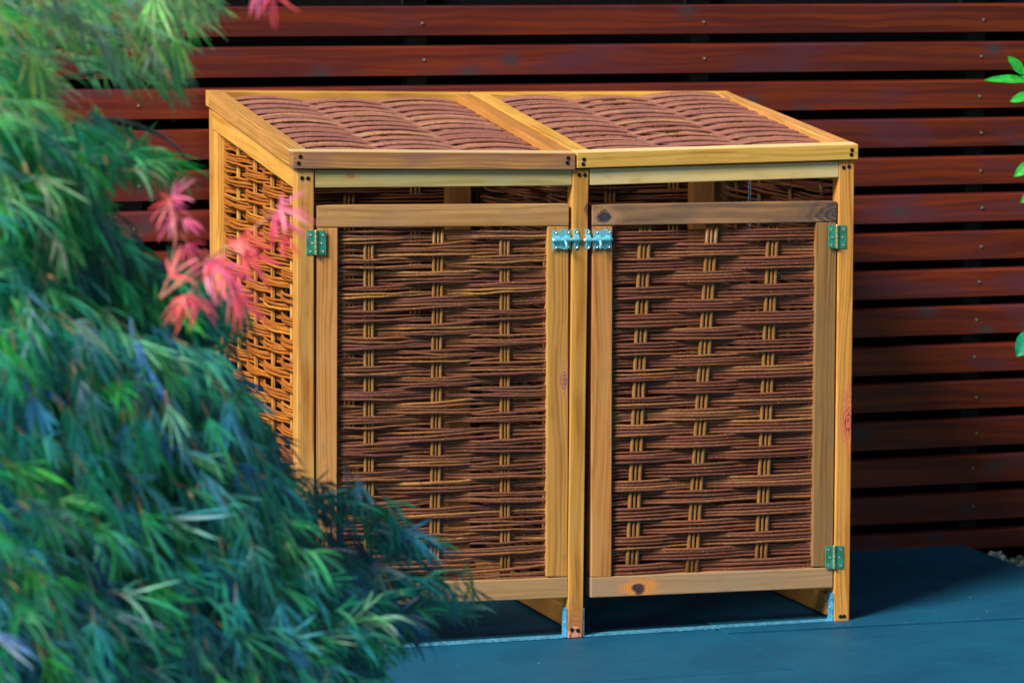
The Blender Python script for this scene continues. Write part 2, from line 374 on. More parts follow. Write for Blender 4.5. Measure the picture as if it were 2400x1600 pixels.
# gravel bed on the right
def blob(vs, fs, c, r, tone, tl):
    b = len(vs); ico = [(0,0,1),(.89,0,.45),(.28,.85,.45),(-.72,.53,.45),(-.72,-.53,.45),(.28,-.85,.45),(.72,.53,-.45),(-.28,.85,-.45),(-.89,0,-.45),(-.28,-.85,-.45),(.72,-.53,-.45),(0,0,-1)]
    q = Euler((rnd.uniform(0,6), rnd.uniform(0,6), rnd.uniform(0,6))).to_matrix(); sc = V((rnd.uniform(.7,1.3), rnd.uniform(.6,1.2), rnd.uniform(.5,.9)))
    for p in ico: vs.append(V(c) + q @ V((p[0]*sc.x, p[1]*sc.y, p[2]*sc.z)) * r); tl.append(tone)
    for f in ((0,1,2),(0,2,3),(0,3,4),(0,4,5),(0,5,1),(1,6,2),(2,7,3),(3,8,4),(4,9,5),(5,10,1),(2,6,7),(3,7,8),(4,8,9),(5,9,10),(1,10,6),(6,11,7),(7,11,8),(8,11,9),(9,11,10),(10,11,6)):
        fs.append(tuple(b + i for i in f))
vs, fs, tl = [], [], []
for i in range(3200):
    x = EX + .008 + rnd.random() ** 1.4 * 1.5; y = rnd.uniform(-1.2, .98)
    if noise.noise(V((x * 3, y * 3, 2))) > .25: continue
    blob(vs, fs, (x, y, -.05 + rnd.uniform(.004, .03)), rnd.uniform(.006, .015), rnd.random(), tl)
for i in range(34):
    blob(vs, fs, (rnd.uniform(-.6, 2.28), rnd.uniform(-.95, .9) if i % 3 else rnd.uniform(-.2, -.02), .005), rnd.uniform(.0007, .0018), rnd.random() * .6, tl)
gr = pymesh('gravel', vs, fs, M['pebble'], None, False)
a = gr.data.attributes.new('tone', 'FLOAT', 'POINT'); a.data.foreach_set('value', tl)
tag(gr, 'pale gravel bed beside the slab edge at the foot of the fence', 'gravel', kind='stuff')

# ------------------------------------------------------------------ fence
YF = .978; PT = .1104; Z1 = 1.4809
fence = empty('slat_fence', (0, YF, 0))
tag(fence, 'red-brown stained fence of horizontal wooden slats behind the bin store', 'fence')
inv = Matrix.Translation((0, -YF, 0))
FX0, FX1 = -2.6, 3.9
SH = .0790
for i in range(-2, 14):
    zt = Z1 - i * PT - .0012 + rnd.uniform(-.0012, .0012); zb = zt - SH
    if i == 13: zb = zt - .055
    n = 8; y0 = rnd.uniform(-.0015, .0015)
    dz = [rnd.uniform(-.001, .001) for _ in range(2)]
    c = [(FX0, y0, zb + dz[0]), (FX0, y0, zt + dz[0]), (FX0, y0 + .027, zt + dz[0] + .0065), (FX0, y0 + .027, zb + dz[0] + .0065),
         (FX1, y0, zb + dz[1]), (FX1, y0, zt + dz[1]), (FX1, y0 + .027, zt + dz[1] + .0065), (FX1, y0 + .027, zb + dz[1] + .0065)]
    hexa('slat', c, M['slat'], fence, bev=.0032, seg=3)
PXS = [at(u, 60, YF).x for u in (-390, 312, 985, 1650, 2300)] + [3.35]
for x in PXS:
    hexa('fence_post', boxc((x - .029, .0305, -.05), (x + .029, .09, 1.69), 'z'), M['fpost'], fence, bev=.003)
hexa('gap_dark_sheet', boxc((FX0, .12, -.05), (FX1, .128, 1.69)), M['black'], fence, bev=0)  # black sheet added behind the slats to keep the gaps dark
sm = disc_mesh(.0042, .0012); sm.materials.append(M['dullscrew'])
for x in PXS:
    for i in range(-2, 13):
        o = bpy.data.objects.new('screw', sm); COL.objects.link(o); o.parent = fence
        o.location = (x + rnd.uniform(-.004, .012), -.0015, Z1 - i * PT - SH * .5 + rnd.uniform(-.006, .006))

# ================================================================== BIN STORE
store = empty('bin_store', (0, 0, 0))
tag(store, 'double wooden bin store with woven willow doors and sloping lids', 'bin store')
def g0(p): return V((p.x, p.y, max(p.z, .001)))
def post(pts, mat, t=.045, name='post', y=0):
    p = [at(u, v, y) for u, v in pts]; p[0].z = p[3].z = .001
    b = [q + V((0, t, 0)) for q in p]
    return hexa(name, [p[3], p[0], b[0], b[3], p[2], p[1], b[1], b[2]], mat, store)
FLP = post([(697, 1520), (696.5, 397), (736, 399), (737.5, 1518)], M['post_left'])
post([(1331, 1492), (1343, 397), (1380, 397), (1366, 1490)], M['post_mid'])
post([(1955, 1461.5), (1968, 376.5), (2002.5, 375), (1990.5, 1460)], M['post_red'])
# back posts
DB = .925
XL = at(697, 397, 0).x; XR = at(2002, 376, 0).x
XMb1 = at(1105, 460, .86).x; XRb1 = at(1675, 450, .86).x
def boxpart(name, lo, hi, axis, mat, par=None, **k): return hexa(name, boxc(lo, hi, axis), mat, par or store, **k)
bl = at(483.5, 252, DB - .045)
ZB = at(482, 250, DB).z
boxpart('post', (XL, DB - .045, .001), (XL + .045, DB, ZB - .006), 'z', M['gold'])
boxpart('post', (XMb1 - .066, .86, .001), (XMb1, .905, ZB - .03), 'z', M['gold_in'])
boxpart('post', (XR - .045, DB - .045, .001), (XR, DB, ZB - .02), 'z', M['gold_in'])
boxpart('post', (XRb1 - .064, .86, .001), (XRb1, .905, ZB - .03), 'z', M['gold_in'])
# front top rails
frontquad('top_rail', [(738, 440.5), (737.5, 399), (1341, 396), (1341, 435)], .042, M['pale'], store, y=.003)
frontquad('top_rail', [(1382, 434.5), (1382, 396), (1966.5, 379), (1966, 416)], .042, M['pale_plain'], store, y=.003)
# left side frame: sloping rail, back stile, bottom rail
P0 = at(684.5, 397, .045); P0b = at(684.5, 442, .045)
zf1 = at(696, 396, 0).z; zf0 = zf1 - .052
zb1_ = ZB - .004; zb0_ = zb1_ - .056
SL = (zb1_ - zf1) / (DB - .045)
y0, y1 = .0455, DB - .0455
def zline(y, base): return base + SL * y
hexa('side_top_rail', [(XL - .002, y0, zline(y0, zf1) - .054), (XL - .002, y0, zline(y0, zf1)), (XL + .04, y0, zline(y0, zf1)), (XL + .04, y0, zline(y0, zf1) - .054),
     (XL - .002, y1, zline(y1, zf1) - .054), (XL - .002, y1, zline(y1, zf1)), (XL + .04, y1, zline(y1, zf1)), (XL + .04, y1, zline(y1, zf1) - .054)], M['gold'], store)
side = empty('side_panel', (0, 0, 0), store)
boxpart('stile', (XL + .001, DB - .045 - .046, .10), (XL + .040, DB - .0455, zline(DB - .091, zf1) - .055), 'z', M['gold'], side)
boxpart('bottom_rail', (XL - .001, .0455, .05), (XL + .04, DB - .0455, .105), 'y', M['gold'], side)
# right side and partition floor rails (seen under the doors)
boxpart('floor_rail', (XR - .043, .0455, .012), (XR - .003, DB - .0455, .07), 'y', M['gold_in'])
xm0 = at(1338, 1480, .045).x
boxpart('floor_rail', (xm0, .0465, .012), (xm0 + .034, .86, .068), 'y', M['gold_warm'])
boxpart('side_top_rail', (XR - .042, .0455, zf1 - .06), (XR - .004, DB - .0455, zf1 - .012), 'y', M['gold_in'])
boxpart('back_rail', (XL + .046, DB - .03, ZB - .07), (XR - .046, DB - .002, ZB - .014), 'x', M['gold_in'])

# ------------------------------------------------------------------ willow weaving
def vn(*a): return noise.noise(V(a))
def weave(o, ex, ey, en, width, height, pitch, per, stakes, amp, wob=.002, drift=.003, seed=0, r0=.0042, segs=44, topcut=None, lean=None, drop=0., par=0):
    """rods run along ex, bundles stack along ey, woven out along en.  Returns [(path, radius fn, bundle index, rod index)]"""
    R = random.Random(seed); out = []; k = 0; y = pitch * .5
    while y < height:
        bh = pitch * R.uniform(.9, 1.1) if wob > .002 else pitch * R.uniform(.97, 1.03)
        for j in range(per):
            if R.random() < drop: continue
            yy = y + (j - (per - 1) / 2) * bh / per + R.uniform(-.0012, .0012)
            if yy > height - .003 or yy < .003: continue
            ph = R.uniform(0, 100); sl = R.uniform(-drift, drift); sgn0 = 1 if (k + par) % 2 == 0 else -1
            am = amp * R.uniform(.82, 1.12); rr = r0 * R.uniform(.78, 1.14); tap = R.uniform(.78, .95); flip = R.random() < .5
            x0, x1 = 0., width
            if topcut:
                x0 = max(0., topcut(yy))
                if x0 > width - .05: continue
            pts = []
            st = [s_ + (lean[i] * (yy / height - .5) if lean else 0) for i, s_ in enumerate(stakes)]
            xs = [-(st[0]) + .02 if st[0] > .1 else -.06] + st + [2 * width - st[-1] if width - st[-1] > .1 else width + .06]
            for i in range(segs + 1):
                x = x0 + (x1 - x0) * i / segs
                q = 0
                while q < len(xs) - 2 and x > xs[q + 1]: q += 1
                t = (x - xs[q]) / (xs[q + 1] - xs[q]); t = min(1, max(0, t))
                s0 = sgn0 * (1 if q % 2 == 0 else -1)
                c = math.cos(math.pi * t); c = math.copysign(abs(c) ** .75, c)
                nn = s0 * c * am * (1 if x > .015 else .8)
                dy = wob * vn(x * 4.5, ph, seed) + wob * .45 * vn(x * 17, ph, seed + 3.) + sl * (x / width - .5)
                # rods of one bundle draw together where they cross the stakes, and spread between
                sq = 1 - .05 * abs(c); dyb = (j - (per - 1) / 2) * bh / per * (sq - 1)
                pts.append(o + ex * x + ey * (yy + dy + dyb) + en * (nn + .0006 * vn(x * 40, ph, 9)))
            def rad(t, rr=rr, tap=tap, flip=flip, ph=ph):
                tt = 1 - t if flip else t
                kn = max(0, vn(t * 26, ph, 5.) - .42) * 2.2
                return rr * (1 - (1 - tap) * tt) * (1 + kn * .35)
            out.append((pts, rad, k, j, R.random()))
        y += bh; k += 1
    return out
def put_rods(rods, mat, parent, name='willow_rod', sides=6, joined=False, jname='willow_weave'):
    if not joined:
        for pts, rad, k, j, tone in rods:
            o = tube(name, pts, rad, mat, parent, sides)
            a = o.data.attributes.new('tone', 'FLOAT', 'POINT'); a.data.foreach_set('value', [tone] * len(o.data.vertices))
    elif rods:
        vs, fs, tl = [], [], []
        for pts, rad, k, j, tone in rods:
            n0 = len(vs); tube_data(pts, rad, sides, True, vs, fs); tl += [tone] * (len(vs) - n0)
        o = pymesh(jname, vs, fs, mat, parent, True); o['kind'] = 'stuff'
        a = o.data.attributes.new('tone', 'FLOAT', 'POINT'); a.data.foreach_set('value', tl)
def put_stake(p0, p1, r, mat, parent, name='stake', sides=8, wob=.0008):
    ph = rnd.uniform(0, 50); n = 14
    pts = [p0.lerp(p1, i / n) + V((wob * vn(i * .5, ph, 0), 0, 0)) for i in range(n + 1)]
    o = tube(name, pts, lambda t: r * (1 + .05 * vn(t * 9, ph, 1)), mat, parent, sides)
    a = o.data.attributes.new('tone', 'FLOAT', 'POINT'); a.data.foreach_set('value', [rnd.random()] * len(o.data.vertices))

# ------------------------------------------------------------------ doors
YW = .020
def door(tl, tr, br, bl_, trh, brh, sw_l, sw_r, mats, label):
    d = empty('door', (0, 0, 0), store); d['label'] = label
    def lerp(a, b, t): return (a[0] + (b[0] - a[0]) * t, a[1] + (b[1] - a[1]) * t)
    hl = bl_[1] - tl[1]; hr = br[1] - tr[1]; wd = tr[0] - tl[0]
    tl2 = lerp(tl, bl_, trh / hl); tr2 = lerp(tr, br, trh / hr); bl2 = lerp(bl_, tl, brh / hl); br2 = lerp(br, tr, brh / hr)
    frontquad('door_rail', [tl2, tl, tr, tr2], .040, mats[0], d, y=.004)
    frontquad('door_rail', [bl_, bl2, br2, br], .040, mats[3], d, y=.0035)
    e = 1.2
    frontquad('door_stile', [(bl2[0] + .5, bl2[1] - e), (tl2[0] + .5, tl2[1] + e), (tl2[0] + sw_l, tl2[1] + e), (bl2[0] + sw_l, bl2[1] - e)], .040, mats[1], d, y=.0045, vert=True)
    frontquad('door_stile', [(br2[0] - sw_r, br2[1] - e), (tr2[0] - sw_r, tr2[1] + e), (tr2[0] - .5, tr2[1] + e), (br2[0] - .5, br2[1] - e)], .040, mats[2], d, y=.0045, vert=True)
    o = at(bl2[0] + sw_l - 5, bl2[1] + 3, YW); x = at(br2[0] - sw_r + 5, br2[1] + 3, YW); t = at(tl2[0] + sw_l - 5, tl2[1] - 3, YW)
    return d, o, x, t
# left door
d1, o, x, t = door((742, 482), (1334, 478.5), (1331, 1400), (739, 1424), 51, 48, 50, 50,
                   (M['rail_left'], M['stile_orange'], M['stile_gold'], M['bottom_plain']), 'left door with loosely woven mixed willow rods')
def stake_groups(o, ex, ey, h, w_, pos, lean, spread, r, mat, parent, z0=0):
    for i, p in enumerate(pos):
        for q in (-1, 0, 1):
            b = o + ex * (p - lean[i] / 2 + q * spread) + ey * (.004); tp = o + ex * (p + lean[i] / 2 + q * spread * rnd.uniform(.85, 1.15)) + ey * (h - .002)
            put_stake(b, tp, r * (1.05 if q else .8), mat, parent)
ex = (x - o).normalized(); W1 = (x - o).length; ey = (t - o).normalized(); H1 = (t - o).length; en = V((0, -1, 0))
pos1 = [W1 * .155, W1 * .465, W1 * .785]
r1 = weave(o, ex, ey, en, W1, H1, .0330, 4, pos1, .0076, .0062, .010, 11, .0043, lean=[-.005, .004, -.01], par=1)
put_rods(r1, M['rod_left'], d1)
stake_groups(o, ex, ey, H1, W1, pos1, [-.005, .004, -.01], .0095, .0046, M['stake'], d1)
# right door
d2, o, x, t = door((1388, 481), (1962, 472), (1952, 1376), (1385, 1400), 48, 47, 48, 48,
                   (M['rail_grey'], M['stile_orange'], M['stile_grey'], M['bottom_grey']), 'right door with regular weave and a dark knotted top rail')
ex = (x - o).normalized(); W2 = (x - o).length; ey = (t - o).normalized(); H2 = (t - o).length
pos2 = [W2 * .135, W2 * .440, W2 * .757]
r2 = weave(o, ex, ey, en, W2, H2, .0362, 4, pos2, .0078, .0022, .0030, 23, .0045, lean=[.032, .050, .027], par=1)
put_rods(r2, M['rod_door'], d2)
stake_groups(o, ex, ey, H2, W2, pos2, [.032, .050, .027], .0125, .0054, M['stake'], d2)
print('rods', len(r1), len(r2))

# ------------------------------------------------------------------ side panel
SX = XL + .022
so = V((SX, .045, .10)); sw = DB - .045 - .091; sh = zline(DB - .1, zf1) - .06 - .10
def cut(yy):   # panel starts where the sloping rail clears it
    z = .10 + yy; return (z - (zf1 - .05)) / SL - .045 if z > zf1 - .05 else 0.
sst = [sw * .12, sw * .355, sw * .58, sw * .81]
rs = weave(so, V((0, 1, 0)), V((0, 0, 1)), V((-1, 0, 0)), sw, sh, .0285, 4, sst, .0118, .0060, .005, 31, .0041, segs=40, topcut=cut)
vis = [r for r in rs if r[0][0].z > .86][:60]; hid = [r for r in rs if not any(r is q for q in vis)]
put_rods(vis, M['rod_side'], side); put_rods(hid, M['rod_side'], side, joined=True)
for s_ in sst:
    y_ = .045 + s_; b = V((SX, y_, .10)); tp = V((SX, y_ + rnd.uniform(-.01, .01), zline(y_, zf1) - .05))
    hexa('stake', [b + V((-.004, -.007, 0)), b + V((-.004, .007, 0)), b + V((.004, .007, 0)), b + V((.004, -.007, 0)), tp + V((-.004, -.007, 0)), tp + V((-.004, .007, 0)), tp + V((.004, .007, 0)), tp + V((.004, -.007, 0))], M['gold'], side, bev=.001, seg=1)
# inner panels: partition, right side, back (seen dark through the slot)
rp = weave(V((xm0 + .017, .045, .08)), V((0, 1, 0)), V((0, 0, 1)), V((-1, 0, 0)), .81, 1.08, .0305, 4, [.12, .33, .55, .72], .012, .004, .03, 41, .004, segs=24)
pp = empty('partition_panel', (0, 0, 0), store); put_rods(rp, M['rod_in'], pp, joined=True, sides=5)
rp = weave(V((XR - .022, .045, .08)), V((0, 1, 0)), V((0, 0, 1)), V((-1, 0, 0)), .83, 1.14, .0305, 4, [.12, .33, .55, .72], .012, .004, .03, 43, .004, segs=24)
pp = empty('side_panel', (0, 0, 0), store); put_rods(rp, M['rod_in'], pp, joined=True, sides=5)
for y_ in (.165, .375, .595, .765): put_stake(V((XR - .022, y_, .08)), V((XR - .022, y_, 1.2)), .006, M['stake'], pp)
rp = weave(V((XL + .05, .912, .06)), V((1, 0, 0)), V((0, 0, 1)), V((0, -1, 0)), XR - XL - .1, 1.18, .034, 4, [.15 + .19 * i for i in range(7)], .0085, .003, .004, 47, .004, segs=50)
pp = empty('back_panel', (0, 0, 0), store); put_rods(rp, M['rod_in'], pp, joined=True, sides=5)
for i in range(7):
    for q in (-1, 0, 1): put_stake(V((XL + .2 + .19 * i + q * .012, .912, .06)), V((XL + .2 + .19 * i + q * .012, .912, 1.24)), .0045, M['stake'], pp)

# ------------------------------------------------------------------ lids
YL = -.009
def lid(fl, fr, bl_, br_, th, mats, label, seed, m_in):
    d = empty('lid', (0, 0, 0), store); d['label'] = label
    a = at(*fl, YL); b = at(*fr, YL); c = at(*bl_, DB + .004); e = at(*br_, DB + .004)
    def Pt(s, t, n):   # s along front 0..1 , t to the back 0..1 , n normal (down negative)
        p = a.lerp(b, s).lerp(c.lerp(e, s), t); return p + nrm * n
    nrm = (b - a).cross(c - a).normalized()
    if nrm.z < 0: nrm = -nrm
    wd = (b - a).length; dp = (c - a).length
    fs_ = .043 / dp; bs = .034 / dp; ls = .046 / wd
    z = V((0, 0, -th))
    def bar(s0, s1, t0, t1, n1, h, along, mat, name):
        q = [Pt(s0, t0, n1), Pt(s1, t0, n1), Pt(s1, t1, n1), Pt(s0, t1, n1)]; hh = V((0, 0, -h))
        if along == 's': cc = [q[0] + hh, q[0], q[3], q[3] + hh, q[1] + hh, q[1], q[2], q[2] + hh]
        else: cc = [q[0] + hh, q[0], q[1], q[1] + hh, q[3] + hh, q[3], q[2], q[2] + hh]
        return hexa(name, cc, mat, d, bev=.002)
    bar(0, 1, 0, fs_, 0, th, 's', mats[0], 'lid_rail')
    bar(0, 1, 1 - bs, 1, 0, th, 's', mats[1], 'lid_rail')
    g_ = .0006 / dp
    bar(.0004 / wd, ls, fs_ + g_, 1 - bs - g_, -.0006, th * .98, 't', mats[2], 'lid_stile')
    bar(1 - ls, 1 - .0004 / wd, fs_ + g_, 1 - bs - g_, -.0008, th * .98, 't', mats[3], 'lid_stile')
    ex = (b - a).normalized(); ey = (c - a); ey = (ey - ex * ey.dot(ex)).normalized()
    sk = (c - a).dot(ex) / (c - a).dot(ey)
    o = Pt(ls, fs_, -.021); eyk = (Pt(ls, 1 - bs, -.021) - o); hh = eyk.length; eyk.normalize()
    w2 = wd - .092
    st = [w2 * .17, w2 * .50, w2 * .83]
    rods = weave(o - ex * .004, ex, eyk, nrm, w2 + .008, hh, .036, 4, st, .0108, .006, .008, seed, .0044, segs=44)
    # the rods that crest each bundle show one by one; the ones tucked below are one mass
    first = [r for r in rods if r[3] in (0,)]; rest = [r for r in rods if r[3] != 0]
    put_rods(first, M['rod_lid'], d); put_rods(rest, M['rod_lid'], d, joined=True)
    for s_ in st:
        for q in (-1, 0, 1): put_stake(o + ex * (s_ + q * .011), o + ex * (s_ + q * .011) + eyk * hh, .0045, M['stake'], d)
    return d, a, b
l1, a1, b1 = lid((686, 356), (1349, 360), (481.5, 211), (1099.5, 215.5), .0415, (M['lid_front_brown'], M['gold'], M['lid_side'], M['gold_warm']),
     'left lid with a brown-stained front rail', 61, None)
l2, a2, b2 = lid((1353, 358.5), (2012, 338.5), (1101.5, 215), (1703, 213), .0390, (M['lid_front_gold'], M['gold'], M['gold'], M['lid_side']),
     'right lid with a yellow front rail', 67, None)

# ------------------------------------------------------------------ ironmongery
scm = disc_mesh(.0054, .0010, 14); scm.materials.append(M['screw'])
zsm = disc_mesh(.0036, .0014, 10); zsm.materials.append(M['zinc'])
def screw(u, v, y, parent=store, me=scm, sc=1.):
    o = bpy.data.objects.new('screw', me); COL.objects.link(o); o.parent = parent; o.location = at(u, v, y); o.scale = (sc, 1, sc); return o
for u, v in ((704, 367.5), (700, 383), (1332, 371), (1330, 382)): screw(u, v, YL - .0003, l1)
for u, v in ((1369, 374), (1367, 385), (1997, 352), (1995.5, 363)): screw(u, v, YL - .0003, l2)
for u, v in ((708, 418), (722, 418.5), (1358, 410.5), (1371, 410.5), (1977.5, 393), (1990, 391), (1340.5, 1475), (1354.5, 1476.5), (1970, 1444), (1978.5, 1443.5)): screw(u, v, -.0004)
def hinge(u0, v0, u1, v1):
    h = empty('hinge', (0, 0, 0), store); um = (u0 + u1) / 2
    for (a_, b_) in ((u0, um - 3), (um + 3, u1)):
        p = [at(a_, v1, -.0005), at(a_, v0, -.0005), at(b_, v0, -.0005), at(b_, v1, -.0005)]
        q = [k + V((0, -.0018, 0)) for k in p]
        hexa('hinge_leaf', [q[0], q[1], p[1], p[0], q[3], q[2], p[2], p[3]], M['hinge'], h, bev=.0006, seg=1)
    pa = at(um, v1 + 1, -.004); pb = at(um, v0 - 1, -.004); n = 30
    tube('hinge_pin', [pa.lerp(pb, i / n) for i in range(n + 1)], lambda t: .0036 if (t * 5) % 1 > .07 else .0029, M['hingepin'], h, 10)
    for f in (.16, .5, .84):
        for s_ in (-1, 1):
            off = (11 if f == .5 else 14.5) if abs(u1 - u0) > 30 else 10
            screw(um + s_ * off, v0 + (v1 - v0) * f, -.0022, h, zsm)
hinge(717.5, 540, 764, 597); hinge(1941, 527.5, 1983, 582); hinge(1934, 1278, 1976.5, 1332); hinge(717, 1345, 762, 1400)

def bolt(flip, uc, v):
    """barrel bolt: scalloped plate on the door, sliding rod, keeper on the middle post"""
    b = empty('barrel_bolt', (0, 0, 0), store); S = 1 / 950.; c = at(uc, v, 0); c = V((c.x, -.0005, c.z))
    w_, h_ = .0245, .027
    out = []
    n = 24
    for i in range(n + 1):
        x = -w_ + 2 * w_ * i / n; out.append((x, h_ - .0045 * abs(math.sin(1.5 * math.pi * i / n)) ** .7 * (1 if 0 < i < n else 0) ))
    low = [(x, -z) for x, z in reversed(out)]
    ol = out + low; y0, y1 = 0, -.0016
    vs = [c + V((x, y0, z)) for x, z in ol] + [c + V((x, y1, z)) for x, z in ol]; m = len(ol)
    fs = [tuple(range(m - 1, -1, -1)), tuple(range(m, 2 * m))] + [(i, (i + 1) % m, m + (i + 1) % m, m + i) for i in range(m)]
    pymesh('plate', vs, fs, M['bolt'], b)
    sg = -1 if flip else 1
    # two barrel bands
    for dx in (-.012, .012):
        pts = [c + V((dx + (k - .5) * .0, -.002 - .009 * math.sin(math.pi * j / 8), .0085 * math.cos(math.pi * j / 8))) for j in range(9) for k in (0,)]
        vs, fs = [], []
        for j in range(9):
            for e_ in (-.006, .006): vs.append(pts[j] + V((e_, 0, 0)))
        for j in range(8): fs.append((2*j, 2*j+1, 2*j+3, 2*j+2))
        pymesh('band', vs, fs, M['bolt'], b, True)
    ra = c + V((-sg * .026, -.0065, -.001)); rb = c + V((sg * .052, -.0065, -.001))
    tube('rod', [ra.lerp(rb, i / 8) for i in range(9)], lambda t: .0046 if t < .97 else .0036, M['bolt'], b, 12)
    tube('knob', [c + V((sg * .008, -.007, -.002)), c + V((sg * .009, -.016, -.010)), c + V((sg * .010, -.018, -.022)), c + V((sg * .010, -.018, -.025))], lambda t: .0032 + .0012 * t, M['bolt'], b, 10)
    for dx in (-.0165, .0165):
        for dz in (-.019, .019):
            o = bpy.data.objects.new('screw', zsm); COL.objects.link(o); o.parent = b; o.location = c + V((dx, -.0016, dz)); o.scale = (1.15, 1.5, 1.15)
    # keeper
    kc = c + V((sg * .0395, 0, 0)) if not flip else c + V((sg * .0395, 0, 0))
    vs = []; prof = []
    for j in range(13):
        zz = -.026 + .052 * j / 12; prof.append((zz, -.0016 - .0095 * max(0, math.cos(zz / .0095 * math.pi / 2)) ** .6 if abs(zz) < .0095 else -.0016))
    for zz, yy in prof:
        hw = .0072 * math.sqrt(max(.05, 1 - max(0, (abs(zz) - .019) / .0075) ** 2))
        vs += [kc + V((-hw, yy, zz)), kc + V((hw, yy, zz)), kc + V((-hw, yy + .0016, zz)), kc + V((hw, yy + .0016, zz))]
    fs = []
    for j in range(12):
        o = 4 * j; fs += [(o, o+1, o+5, o+4), (o+2, o+6, o+7, o+3), (o, o+4, o+6, o+2), (o+1, o+3, o+7, o+5)]
    fs += [(0, 2, 3, 1), (48, 49, 51, 50)]
    pymesh('keeper', vs, fs, M['bolt'], b)
    for dz in (-.0195, .0195):
        o = bpy.data.objects.new('screw', zsm); COL.objects.link(o); o.parent = b; o.location = kc + V((0, -.0016, dz)); o.scale = (1.15, 1.8, 1.15)
bolt(False, 1315, 561); bolt(True, 1411, 560)

# galvanised straps on the ground between the posts, ends turned up and screwed to the posts
def strap(xa, xb, hl, hr, sl):
    t = .003; wd = .034; y0 = .002
    def L(x, z): return (x, z)
    o = [(xa, hl), (xa, .004), (xa + .004, .0015), (xb - .004, .0015), (xb, .004), (xb, hr)]
    inn = [(xa + t, hl), (xa + t, .0055), (xa + .005, .0045), (xb - .005, .0045), (xb - t, .0055), (xb - t, hr)]
    ol = o + inn[::-1]; n = len(ol)
    vs = [V((x, y0 - (0 if z < .01 else -.0), z)) for x, z in ol] + [V((x, y0 + wd, z)) for x, z in ol]
    fs = []
    for i in range(5): 
        a_, b_, c_, d_ = i, i + 1, n - 2 - i, n - 1 - i
        fs += [(d_, c_, b_, a_), (a_ + n, b_ + n, c_ + n, d_ + n)]
    fs += [(i, (i + 1) % n, n + (i + 1) % n, n + i) for i in range(n)]
    s_ = pymesh('ground_strap', vs, fs, M['strap'], store)
    for x, sg in ((xa + t, 1), (xb - t, -1)):
        q = bpy.data.objects.new('screw', zsm); COL.objects.link(q); q.parent = s_; q.location = (x, y0 + .017, .04); q.rotation_euler = (0, 0, sg * math.pi / 2); q.scale = (1, 1.5, 1)
xl1 = at(1366, 1490, 0).x + .0012; xr1 = at(1955, 1461, 0).x - .0012
strap(xl1, xr1, .078, .078, 0)
strap(XL + .0465, at(1331, 1492, 0).x - .0012, .078, .078, 0)

# lid chain hanging in the right compartment
ch = empty('lid_chain', (0, 0, 0), store)
tor = bpy.data.meshes.new('chain_link'); vs, fs = [], []
n1, n2 = 16, 6
for i in range(n1):
    a_ = 2 * math.pi * i / n1; cx, cz = .0038 * math.cos(a_), .0085 * math.sin(a_)
    for j in range(n2):
        b_ = 2 * math.pi * j / n2; rr = 1 + 0 * b_
        vs.append((cx + .0012 * math.cos(b_) * math.cos(a_), .0012 * math.sin(b_), cz + .0012 * math.cos(b_) * math.sin(a_)))
        fs.append((i * n2 + j, i * n2 + (j + 1) % n2, ((i + 1) % n1) * n2 + (j + 1) % n2, ((i + 1) % n1) * n2 + j))
tor.from_pydata(vs, [], fs); tor.polygons.foreach_set('use_smooth', [True] * len(fs)); tor.materials.append(M['chain'])
ctop = at(1757, 418, .10)
for i in range(26):
    o = bpy.data.objects.new('chain_link', tor); COL.objects.link(o); o.parent = ch
    o.location = ctop + V((.0006 * math.sin(i), 0, -.0145 * i)); o.rotation_euler = (0, 0, (i % 2) * math.pi / 2 + .3)

